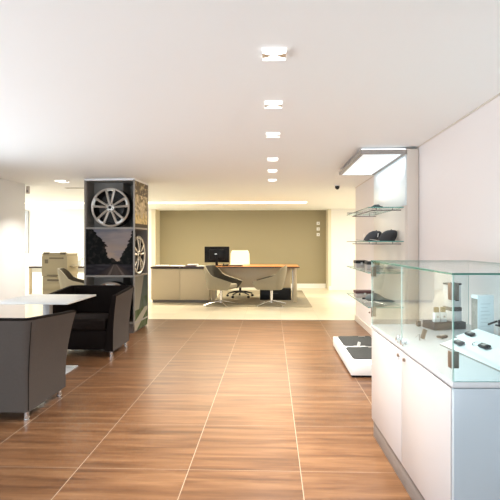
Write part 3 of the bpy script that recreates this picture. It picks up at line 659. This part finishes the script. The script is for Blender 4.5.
dup(v0, (-3.66, 8.45, 0), PI/2+.25, 'taupe shell chair beside the copier, left of the pillar')
# cream office chair behind the desk
oc = thing('office_chair', 'cream high-backed office chair behind the reception desk', 'chair', (-.76, 11.0, .008), .08)
bm = bmesh.new(); secs = []
for k in range(9):
    f = k/8; z = .50+.60*f; hw = .235-.02*abs(f-.4) if f < .9 else .19; y = .03*math.sin(f*PI)+.06*f
    secs.append([Vector((hw*math.cos(a), y+.03*math.sin(a)*(1+.3*math.cos(a)**2), z)) for a in [math.copysign(1, 1)*i*2*PI/24 for i in range(24)]])
    secs[-1] = [Vector((math.copysign(abs(math.cos(i*2*PI/24))**.4, math.cos(i*2*PI/24))*hw, v.y, v.z)) for i, v in enumerate(secs[-1])]
sweep(bm, secs); obj('backrest', bm, m_creamch, oc)
bm = bmesh.new(); box(bm, -.24, .24, -.46, .04, .43, .51, .03, seg=3); obj('seat', bm, m_creamch, oc)
for s in (-1, 1):
    bm = bmesh.new(); tube(bm, [(s*.24, -.02, .46), (s*.28, -.04, .55), (s*.28, -.08, .66), (s*.28, -.28, .67)], .014, 8); obj('armrest', bm, m_alu, oc)
K('gas_column', (0, -.2, .10), (0, -.2, .43), .028, m_black, oc)
for k in range(5):
    a = k*2*PI/5+.35; c, s = math.cos(a), math.sin(a); bm = bmesh.new(); tube(bm, [(0, -.2, .13), (.15*c, -.2+.15*s, .12), (.31*c, -.2+.31*s, .075)], [.025, .02, .014], 8); l = obj('base_arm', bm, m_black, oc)
    K('caster', (.31*c-.02*s, -.2+.31*s+.02*c, .028), (.31*c+.02*s, -.2+.31*s-.02*c, .028), .028, m_black, l, 16)
# switch plates on the olive wall
for z, p in ((1.845, 'top'), (1.685, 'middle'), (1.525, 'bottom')):
    t = thing('wall_switch', 'square white switch plate on the olive wall, %s of three' % p, 'switch', (1.33, YB, z), 0, 'switch plates on the olive wall')
    B('plate', -.045, .045, -.012, 0, -.045, .045, m_base, t, .003); B('rocker', -.012, .012, -.018, -.0125, -.012, .012, m_greyf, t, .002)
# ---------------------------------------------------------------- office corner on the left
cp = thing('copier', 'beige floor-standing copier beside the left office desk', 'copier', (-4.35, 9.0, 0))
B('cabinet', -.25, .25, 0, .5, .06, .62, m_copier, cp, .006); B('plinth', -.23, .23, .03, .47, 0, .06, m_copd, cp)
B('upper_body', -.262, .262, -.015, .5, .625, 1.03, m_copier, cp, .012)
bm = bmesh.new(); box(bm, -.255, .255, -.01, .49, 1.032, 1.075, .01); l = obj('lid', bm, m_copier, cp)
for x in (-.17, .17):
    B('hinge_cover', x-.055, x+.055, -.02, .05, 1.06, 1.105, m_copd, l, .008)
B('lid_ridge', -.11, .11, .0, .06, 1.076, 1.095, m_copier, l, .004)
B('vent_panel', -.10, .19, -.018, -.0155, .97, 1.0, m_copd, cp, 0); B('label_plate', -.195, -.125, -.018, -.0155, .88, .96, m_copd, cp, 0)
B('paper_slot', -.15, .2, -.020, -.0155, .58+.05, .655, m_copd, cp, 0); B('paper_slot', -.15, .2, -.004, -.0005, .53, .56, m_copd, cp, 0)
B('drawer', -.235, .235, -.012, -.001, .36, .50, m_copier, cp, .003); B('drawer', -.235, .235, -.012, -.001, .10, .34, m_copier, cp, .003)
B('side_tray', .262, .33, .1, .4, .80, .83, m_copier, cp, .004)
od = thing('office_desk', 'white framed office desk with dark edge behind the copier', 'desk', (-5.34, 9.85, 0))
B('desktop', 0, 1.75, 0, .75, .735, .775, m_top, od, .002); B('edge_band', 0, 1.75, -.006, -.0005, .74, .775, m_dtop, od, 0)
for x in (.0, 1.69):
    for y in (.0, .69): B('leg', x, x+.05, y, y+.05, 0, .735, m_cab, od, .003)
B('front_rail', .05, 1.69, .02, .04, .64, .73, m_base, od, 0); B('side_rail', .012, .035, .05, .69, .66, .73, m_base, od, 0)
o = thing('waste_bin', 'pale low cabinet under the left office desk', 'cabinet', (-5.15, 10.1, 0)); o.name = 'low_cabinet'
B('carcass', 0, .42, 0, .4, .02, .42, m_cab, o, .003); B('drawer', .01, .41, -.016, -.001, .05, .41, m_cab, o, .003)
pt = thing('potted_plant', 'pale bushy flowering plant in white pot on the left office desk', 'plant', (-4.37, 10.15, .7755))
bm = bmesh.new(); lathe(bm, [(.055, 0), (.06, .01), (.075, .10), (.068, .10), (.055, .02)], 20); obj('pot', bm, m_top, pt)
bm = bmesh.new(); bm2 = bmesh.new()
for k in range(60):
    a = random.uniform(0, 2*PI); e = random.uniform(.15, 1.4); r = random.uniform(.09, .17); p = Vector((r*math.cos(a)*math.cos(e), r*math.sin(a)*math.cos(e), .10+r*1.1*math.sin(e)))
    if k % 3 == 0: tube(bm, [(0, 0, .08), tuple(p)], [.003, .001], 4)
    m_ = Matrix.Translation(p) @ Matrix.Rotation(a, 4, 'Z') @ Matrix.Rotation(random.uniform(-.8, .8), 4, 'Y')
    if k % 3: box(bm2, -.018, .018, -.012, .012, -.004, .004, .003, m_)
    else: box(bm, -.02, .02, -.007, .007, -.001, .001, 0, m_)
obj('foliage', bm, m_leaf, pt)['kind'] = 'stuff'; obj('flowers', bm2, m_paper, pt)['kind'] = 'stuff'
